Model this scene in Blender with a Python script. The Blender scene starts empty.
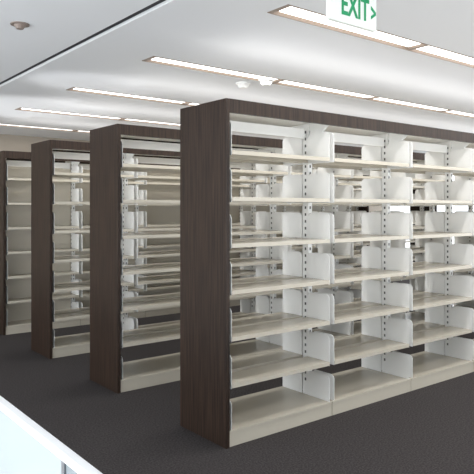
import bpy, bmesh, math
from mathutils import Vector
C=bpy.context.scene.collection
# ---------------- materials
def mat(name,col,rough=.5,metal=0,emit=None,es=0,noise=None,bump=0,spec=None,nscale=(1,1,1)):
    m=bpy.data.materials.new(name); m.use_nodes=True
    nt=m.node_tree; b=nt.nodes['Principled BSDF']
    b.inputs['Base Color'].default_value=(*col,1); b.inputs['Roughness'].default_value=rough
    b.inputs['Metallic'].default_value=metal
    if spec is not None: b.inputs['Specular IOR Level'].default_value=spec
    if emit: 
        b.inputs['Emission Color'].default_value=(*emit,1); b.inputs['Emission Strength'].default_value=es
    if noise:
        sc,amt=noise
        tc=nt.nodes.new('ShaderNodeTexCoord'); mp=nt.nodes.new('ShaderNodeMapping')
        mp.inputs['Scale'].default_value=nscale
        n=nt.nodes.new('ShaderNodeTexNoise'); n.inputs['Scale'].default_value=sc; n.inputs['Detail'].default_value=6
        r=nt.nodes.new('ShaderNodeValToRGB')
        r.color_ramp.elements[0].position=.3; r.color_ramp.elements[1].position=.7
        r.color_ramp.elements[0].color=(*[c*(1-amt) for c in col],1)
        r.color_ramp.elements[1].color=(*[min(1,c*(1+amt)) for c in col],1)
        nt.links.new(tc.outputs['Object'],mp.inputs[0]); nt.links.new(mp.outputs[0],n.inputs['Vector'])
        nt.links.new(n.outputs['Fac'],r.inputs[0]); nt.links.new(r.outputs[0],b.inputs['Base Color'])
        if bump:
            bp=nt.nodes.new('ShaderNodeBump'); bp.inputs['Strength'].default_value=bump; bp.inputs['Distance'].default_value=.004
            nt.links.new(n.outputs['Fac'],bp.inputs['Height']); nt.links.new(bp.outputs[0],b.inputs['Normal'])
    return m
M_wood=mat('wenge_wood',(.027,.016,.011),.42,noise=(9,.7),nscale=(7,7,.3),bump=.1,spec=.25)
M_shelf=mat('beige_enamel',(.52,.48,.40),.22)
M_plate=mat('white_enamel',(.85,.85,.83),.4)
M_slot=mat('slot_dark',(.09,.09,.09),.7)
M_carpet=mat('carpet',(.048,.043,.043),.95,noise=(90,.5),bump=.6,spec=.15)
M_stone=mat('bounce_stone',(.7,.7,.7),.4,noise=(3,.05))  # unseen walkway floor, made pale to bounce light onto the ceiling
M_ceil=mat('ceiling_paint',(.80,.815,.835),.7)
M_wall=mat('wall_paint',(.40,.35,.29),.8)
M_seam=mat('seam_dark',(.04,.04,.045),.8)
M_tan=mat('fixture_tan',(.27,.21,.165),.5)
M_lamp=mat('lamp_lens',(1,1,1),.4,emit=(1,.98,.94),es=2.6)
M_frost=mat('frosted_bright_reflection',(.42,.475,.51),.12)  # lighter tone paints in the brighter reflection on this glass
M_frost2=mat('frosted_dim_reflection',(.24,.28,.30),.12)  # same glass, greyer tone paints in a weaker reflection
M_rail=mat('white_rail',(.88,.89,.9),.3)
M_steel=mat('steel',(.3,.31,.33),.3,metal=.9)
M_sign=mat('sign_white',(.8,.84,.8),.4,emit=(.9,1,.92),es=.1)
M_green=mat('sign_green',(.0,.26,.10),.4,emit=(0,.5,.15),es=.12)
M_brown=mat('detector_brown',(.25,.2,.17),.5)
# ---------------- mesh helpers
def box(bm,x0,x1,y0,y1,z0,z1):
    v=[bm.verts.new(p) for p in [(x0,y0,z0),(x1,y0,z0),(x1,y1,z0),(x0,y1,z0),(x0,y0,z1),(x1,y0,z1),(x1,y1,z1),(x0,y1,z1)]]
    for f in [(0,3,2,1),(4,5,6,7),(0,1,5,4),(1,2,6,5),(2,3,7,6),(3,0,4,7)]:
        bm.faces.new([v[i] for i in f])
def prism_x(bm,pts,x0,x1):  # pts in (y,z)
    a=[bm.verts.new((x0,p[0],p[1])) for p in pts]; b=[bm.verts.new((x1,p[0],p[1])) for p in pts]
    bm.faces.new(a); bm.faces.new(list(reversed(b)))
    n=len(pts)
    for i in range(n): bm.faces.new([a[i],b[i],b[(i+1)%n],a[(i+1)%n]])
def mesh(name,fn,m):
    bm=bmesh.new(); fn(bm); bmesh.ops.recalc_face_normals(bm,faces=bm.faces)
    me=bpy.data.meshes.new(name); bm.to_mesh(me); bm.free(); me.materials.append(m); return me
def obj(name,me,parent=None,loc=(0,0,0),bev=0):
    o=bpy.data.objects.new(name,me); C.objects.link(o); o.location=loc
    if parent: o.parent=parent
    if bev:
        b=o.modifiers.new('bevel','BEVEL'); b.width=bev; b.segments=2; b.limit_method='ANGLE'
    return o
def empty(name,loc):
    e=bpy.data.objects.new(name,None); C.objects.link(e); e.location=loc; e.empty_display_size=.2; return e
# ---------------- bookshelves
U0=2.255; V0=2.945; SP=1.42; W=.515; H=2.15; BAY=.93; NB=7; PT=.028
L=NB*BAY+2*PT
levels=[.385,.675,.965,1.255,1.545,1.835]
cv=W/2
def bx(k): return PT+k*BAY
def f_panel(x0):
    return lambda bm: box(bm,x0,x0+PT,0,W,0,H)
def f_canopy(bm):
    box(bm,PT,L-PT,0,.022,H-.085,H)
    box(bm,PT,L-PT,W-.022,W,H-.085,H)
    box(bm,PT,L-PT,.022,W-.022,H-.03,H)
def f_soffit(bm):
    box(bm,PT,L-PT,.023,W-.023,H-.045,H-.031)
def f_up(bm):
    for k in range(NB+1):
        x=bx(k); x=min(max(x,PT+.022),L-PT-.022)
        box(bm,x-.02,x+.02,cv-.028,cv+.028,.1,H-.05)
    for k in range(NB):
        box(bm,bx(k)+.045,bx(k+1)-.045,cv-.012,cv+.012,H-.16,H-.09)
    for k in range(NB+1):
        x=bx(k); x=min(max(x,PT+.022),L-PT-.022)
        for s in (-1,1):
            prism_x(bm,[(cv+s*.029,H-.2),(cv+s*.029,H-.05),(cv+s*.23,H-.05),(cv+s*.23,H-.075)],x-.004,x+.004)
def f_slots(bm):
    for k in range(NB+1):
        x=bx(k); x=min(max(x,PT+.022),L-PT-.022)
        z=.2
        while z<H-.1:
            for s in (-1,1):
                y=cv+s*.0285
                box(bm,x-.006,x+.006,y-.001,y+.001,z,z+.02)
            for s in (-1,1):
                box(bm,x+s*.0205-.001,x+s*.0205+.001,cv-.007,cv+.007,z,z+.02)
            z+=.0508
def f_shelves(bm):
    for k in range(NB):
        a=bx(k)+.026; b=bx(k+1)-.026
        for z in levels:
            for s in (-1,1):
                y0=cv+s*.026; y1=cv+s*.247
                ya,yb=min(y0,y1),max(y0,y1)
                box(bm,a,b,ya,yb,z-.006,z)
                yf=(y1 if s<0 else y1-.008)
                box(bm,a,b,yf,yf+.008,z-.026,z-.006)
                yr=(y0-.006 if s<0 else y0)
                box(bm,a,b,yr,yr+.006,z-.026,z-.006)
def f_base(bm):
    for k in range(NB):
        a=bx(k)+.003; b=bx(k+1)-.003
        box(bm,a,b,.008,W-.008,.085,.1)
        box(bm,a,b,.012,.024,0,.085)
        box(bm,a,b,W-.024,W-.012,0,.085)
def f_plates(bm):
    for k in range(NB+1):
        for side in (-1,1):
            if (k==0 and side<0) or (k==NB and side>0): continue
            x=bx(k)+side*.0235
            for z in levels+[.1]:
                for s in (-1,1):
                    i=cv+s*.032; o=cv+s*(.244); r=.035; h=.185
                    pts=[(i,z-.03 if z>.2 else z+.001),(o,z-.03 if z>.2 else z+.001)]
                    for t in range(6):
                        an=t/5*math.pi/2
                        pts.append((o-s*r+s*r*math.cos(an), z+h-r+r*math.sin(an)))
                    for t in range(6):
                        an=math.pi/2+t/5*math.pi/2
                        pts.append((i+s*r+s*r*math.cos(an), z+h-r+r*math.sin(an)))
                    prism_x(bm,pts,x-.0015,x+.0015)
def f_back(bm):
    for k in range(NB): box(bm,bx(k)+.03,bx(k+1)-.03,cv-.005,cv+.005,.11,H-.17)
me_p1=mesh('end_panel',f_panel(0),M_wood); me_p2=mesh('end_panel_far',f_panel(L-PT),M_wood)
me_c=mesh('canopy',f_canopy,M_wood); me_so=mesh('soffit',f_soffit,M_plate)
me_u=mesh('uprights',f_up,M_plate); me_sl=mesh('slots',f_slots,M_slot)
me_s=mesh('shelves',f_shelves,M_shelf); me_b=mesh('base',f_base,M_shelf); me_pl=mesh('brackets',f_plates,M_plate)
me_bk=mesh('back',f_back,M_shelf)
for r in range(4):
    e=empty('library_bookshelf',(U0,V0+SP*r,0))
    obj('end_panel_1',me_p1,e,bev=.002); obj('end_panel_2',me_p2,e,bev=.002)
    obj('canopy',me_c,e); obj('canopy_soffit',me_so,e); obj('uprights',me_u,e); obj('upright_slots',me_sl,e)
    obj('shelves',me_s,e); obj('base_shelf',me_b,e); obj('shelf_brackets',me_pl,e)
    if r==3: obj('back_panels',me_bk,e)
# ---------------- room
HC=2.58
UL,UR,VF,VB=-7,12,-6,9.2
obj('floor',mesh('floor',lambda bm:box(bm,.4,UR,VF,VB,-.1,0),M_carpet))
obj('floor_walkway',mesh('floor_walkway',lambda bm:box(bm,UL,.4,VF,VB,-.1,0),M_stone))
SEAM=1.71; SLW=.17; US=2.26
slots=[V0-.46+SP*k for k in range(-1,5)]
def f_ceil(bm):
    box(bm,UL,SEAM-.03,VF,VB,HC,HC+.12)
    box(bm,SEAM+.03,US,VF,VB,HC,HC+.12)
    edges=[VF]
    for s in slots: edges+= [s-SLW/2,s+SLW/2]
    edges.append(VB)
    for i in range(0,len(edges),2): box(bm,US,UR,edges[i],edges[i+1],HC,HC+.12)
obj('ceiling',mesh('ceiling',f_ceil,M_ceil))
obj('trim_1',mesh('trim_1',lambda bm:box(bm,SEAM-.03,SEAM+.03,VF,VB,HC+.02,HC+.12),M_seam))
MOD=1.29
def f_house(bm):
    box(bm,0,UR-US-.01,-SLW/2,SLW/2,.09,.12)
    box(bm,0,UR-US-.01,SLW/2-.006,SLW/2,-.004,.09)
    box(bm,0,UR-US-.01,-SLW/2,-SLW/2+.006,-.004,.09)
    n=int((UR-US)/MOD)+1
    for i in range(n):
        x=i*MOD
        if x<UR-US-.1: box(bm,x,x+.035,-SLW/2+.006,SLW/2-.006,0,.09)
def f_lamp(bm):
    n=int((UR-US)/MOD)
    for i in range(n):
        x=i*MOD
        box(bm,x+.06,x+MOD-.03,-.05,.05,.006,.05)
me_h=mesh('housing',f_house,M_tan); me_l=mesh('lamps',f_lamp,M_lamp)
for s in slots:
    e=empty('recessed_ceiling_light',(US,s,HC))
    obj('housing',me_h,e); obj('lamp_tubes',me_l,e)
obj('wall_back',mesh('wb',lambda bm:box(bm,UL,UR,VB,VB+.1,0,HC+.12),M_wall))
obj('baseboard_back',mesh('bb',lambda bm:box(bm,UL,UR-.001,VB-.015,VB,0,.1),M_wood))
def f_wr(bm):
    box(bm,UR,UR+.1,VF,VB,0,.3); box(bm,UR,UR+.1,VF,VB,2.4,HC+.12)
    v=VF
    while v<VB:
        box(bm,UR,UR+.1,v,v+.15,.3,2.4); v+=1.8
obj('wall_right',mesh('wr',f_wr,M_wall))
def f_wl(bm):
    box(bm,UL-.1,UL,VF,VB,0,.1); box(bm,UL-.1,UL,VF,VB,HC-.1,HC+.12)
    v=VF
    while v<=VB: box(bm,UL-.1,UL,v,v+.08,.1,HC-.1); v+=2.0
obj('wall_left',mesh('wl',f_wl,M_rail))
def f_wf(bm):
    box(bm,UL,UR,VF-.1,VF,0,.1); box(bm,UL,UR,VF-.1,VF,HC-.1,HC+.12)
    v=UL
    while v<=UR: box(bm,v,v+.08,VF-.1,VF,.1,HC-.1); v+=2.0
obj('wall_front',mesh('wf',f_wf,M_rail))
# ---------------- balustrade
e=empty('balustrade',(.418,0,0))
obj('glass_panel_1',mesh('bp',lambda bm:box(bm,-.006,.006,1.0,2.5,.06,1.045),M_frost),e)
def f_bp(bm):
    for a,b in ((-2.0,-.51),(-.5,.985)): box(bm,-.006,.006,a,b,.06,1.045)
obj('glass_panel_2',mesh('bp2',f_bp,M_frost2),e)
obj('top_rail',mesh('tr',lambda bm:box(bm,-.010,.010,-2,2.5,1.04,1.055),M_rail),e,bev=.003)
obj('bottom_channel',mesh('bc',lambda bm:box(bm,-.03,.03,-2,2.5,0,.08),M_steel),e)
def f_post(bm):
    for v in (-1.99,-.505,.992,2.49): box(bm,-.009,.009,v-.006,v+.006,.08,1.041)
obj('posts',mesh('po',f_post,M_steel),e)
# ---------------- exit sign
e=empty('exit_sign',(2.16,2.0,0))
obj('sign_body',mesh('sb',lambda bm:box(bm,0,.35,0,.03,2.385,2.55),M_sign),e,bev=.006)
obj('ceiling_mount',mesh('cm',lambda bm:box(bm,.1,.25,-.01,.04,2.55,2.58),M_rail),e)
def text(s,x,z,size,par,sx=1):
    c=bpy.data.curves.new('exit_text','FONT'); c.body=s; c.size=size; c.extrude=.001; c.offset=.003
    o=bpy.data.objects.new('sign_lettering',c); C.objects.link(o); o.parent=par
    o.location=(x,-.002,z); o.rotation_euler=(math.pi/2,0,0); o.scale=(sx,1,1); c.materials.append(M_green)
text('EXIT',.075,2.425,.155,e,.66)
text('>',.30,2.43,.12,e,.6)
# ---------------- ceiling fittings
def cyl(bm,r0,r1,z0,z1,n=28):
    m=bmesh.ops.create_cone(bm,cap_ends=True,segments=n,radius1=r0,radius2=r1,depth=z1-z0)
    bmesh.ops.translate(bm,verts=m['verts'],vec=(0,0,(z0+z1)/2))
def from_px(x,y,z):
    D=606*(z-1.47)/(209-y); X=(x-237)/606*D
    return (.783*X+.622*D, -.623*X+.783*D, z)
def det(bm):
    cyl(bm,.065,.065,-.012,0); cyl(bm,.035,.055,-.045,-.012)
me_d=mesh('detector',det,M_plate)
for p in ((243,83),(266,80)):
    l=from_px(*p,HC); obj('smoke_detector',me_d,None,l)
def spk(bm):
    cyl(bm,.055,.055,-.006,0); cyl(bm,.02,.035,-.03,-.006)
me_k=mesh('speaker',spk,M_brown)
obj('ceiling_sprinkler',me_k,None,from_px(20,24,HC))
# ---------------- light
w=bpy.data.worlds.new('w'); bpy.context.scene.world=w; w.use_nodes=True
bg=w.node_tree.nodes['Background']; bg.inputs[0].default_value=(.9,.95,1,1); bg.inputs[1].default_value=3.0
def area(name,loc,rot,sx,sy,p,col=(1,.98,.95)):
    l=bpy.data.lights.new(name,'AREA'); l.shape='RECTANGLE'; l.size=sx; l.size_y=sy; l.energy=p; l.color=col
    o=bpy.data.objects.new(name,l); C.objects.link(o); o.location=loc; o.rotation_euler=rot
for s in slots:   # lamp output of the recessed strips
    area('strip_downlight',((US+9.3)/2,s,HC-.02),(0,0,0),7.0,.14,44)
for r in range(4):  # added fill above the stacks, no real fixtures, lifts the ceiling
    area('stack_top_fill',(U0+L/2,V0+SP*r+W/2,H+.03),(math.pi,0,0),L-.4,.35,12)
area('walkway_fill',(-3,2,.3),(math.pi,0,0),3,10,150,(.95,.98,1))  # added upward fill over the walkway, not a fixture
area('aisle_fill',(6.5,.0,.3),(math.pi,0,0),9,3,145)  # invented fill light below view, brightens the ceiling before the stacks
# daylight through the left glazing
area('window_daylight',(-6.8,4,1.4),(0,-math.pi/2-.1,0),2.2,12,380,(.96,.985,1))
# added spots that imitate reflected daylight patches on the ceiling
def spot(loc,tgt,e,sz):
    l=bpy.data.lights.new('bounce_spot','SPOT'); l.energy=e; l.spot_size=sz; l.spot_blend=.6; l.shadow_soft_size=.1; l.color=(.97,.98,1)
    o=bpy.data.objects.new('bounce_spot',l); C.objects.link(o); o.location=loc
    o.rotation_euler=(Vector(tgt)-Vector(loc)).to_track_quat('-Z','Y').to_euler()
spot((1.0,7.2,.6),(2.3,6.7,2.58),130,.7)
spot((.8,5.0,.9),(2.3,5.0,2.58),70,.45)
# ---------------- camera
cam=bpy.data.cameras.new('cam'); co=bpy.data.objects.new('camera',cam); C.objects.link(co)
cam.sensor_width=36; cam.lens=606/474*36; cam.shift_y=-28/474; cam.clip_start=.02
co.location=(0,0,1.47); co.rotation_euler=(math.pi/2,0,-math.atan2(.622,.783))
bpy.context.scene.camera=co
bpy.context.scene.view_settings.view_transform='Standard'
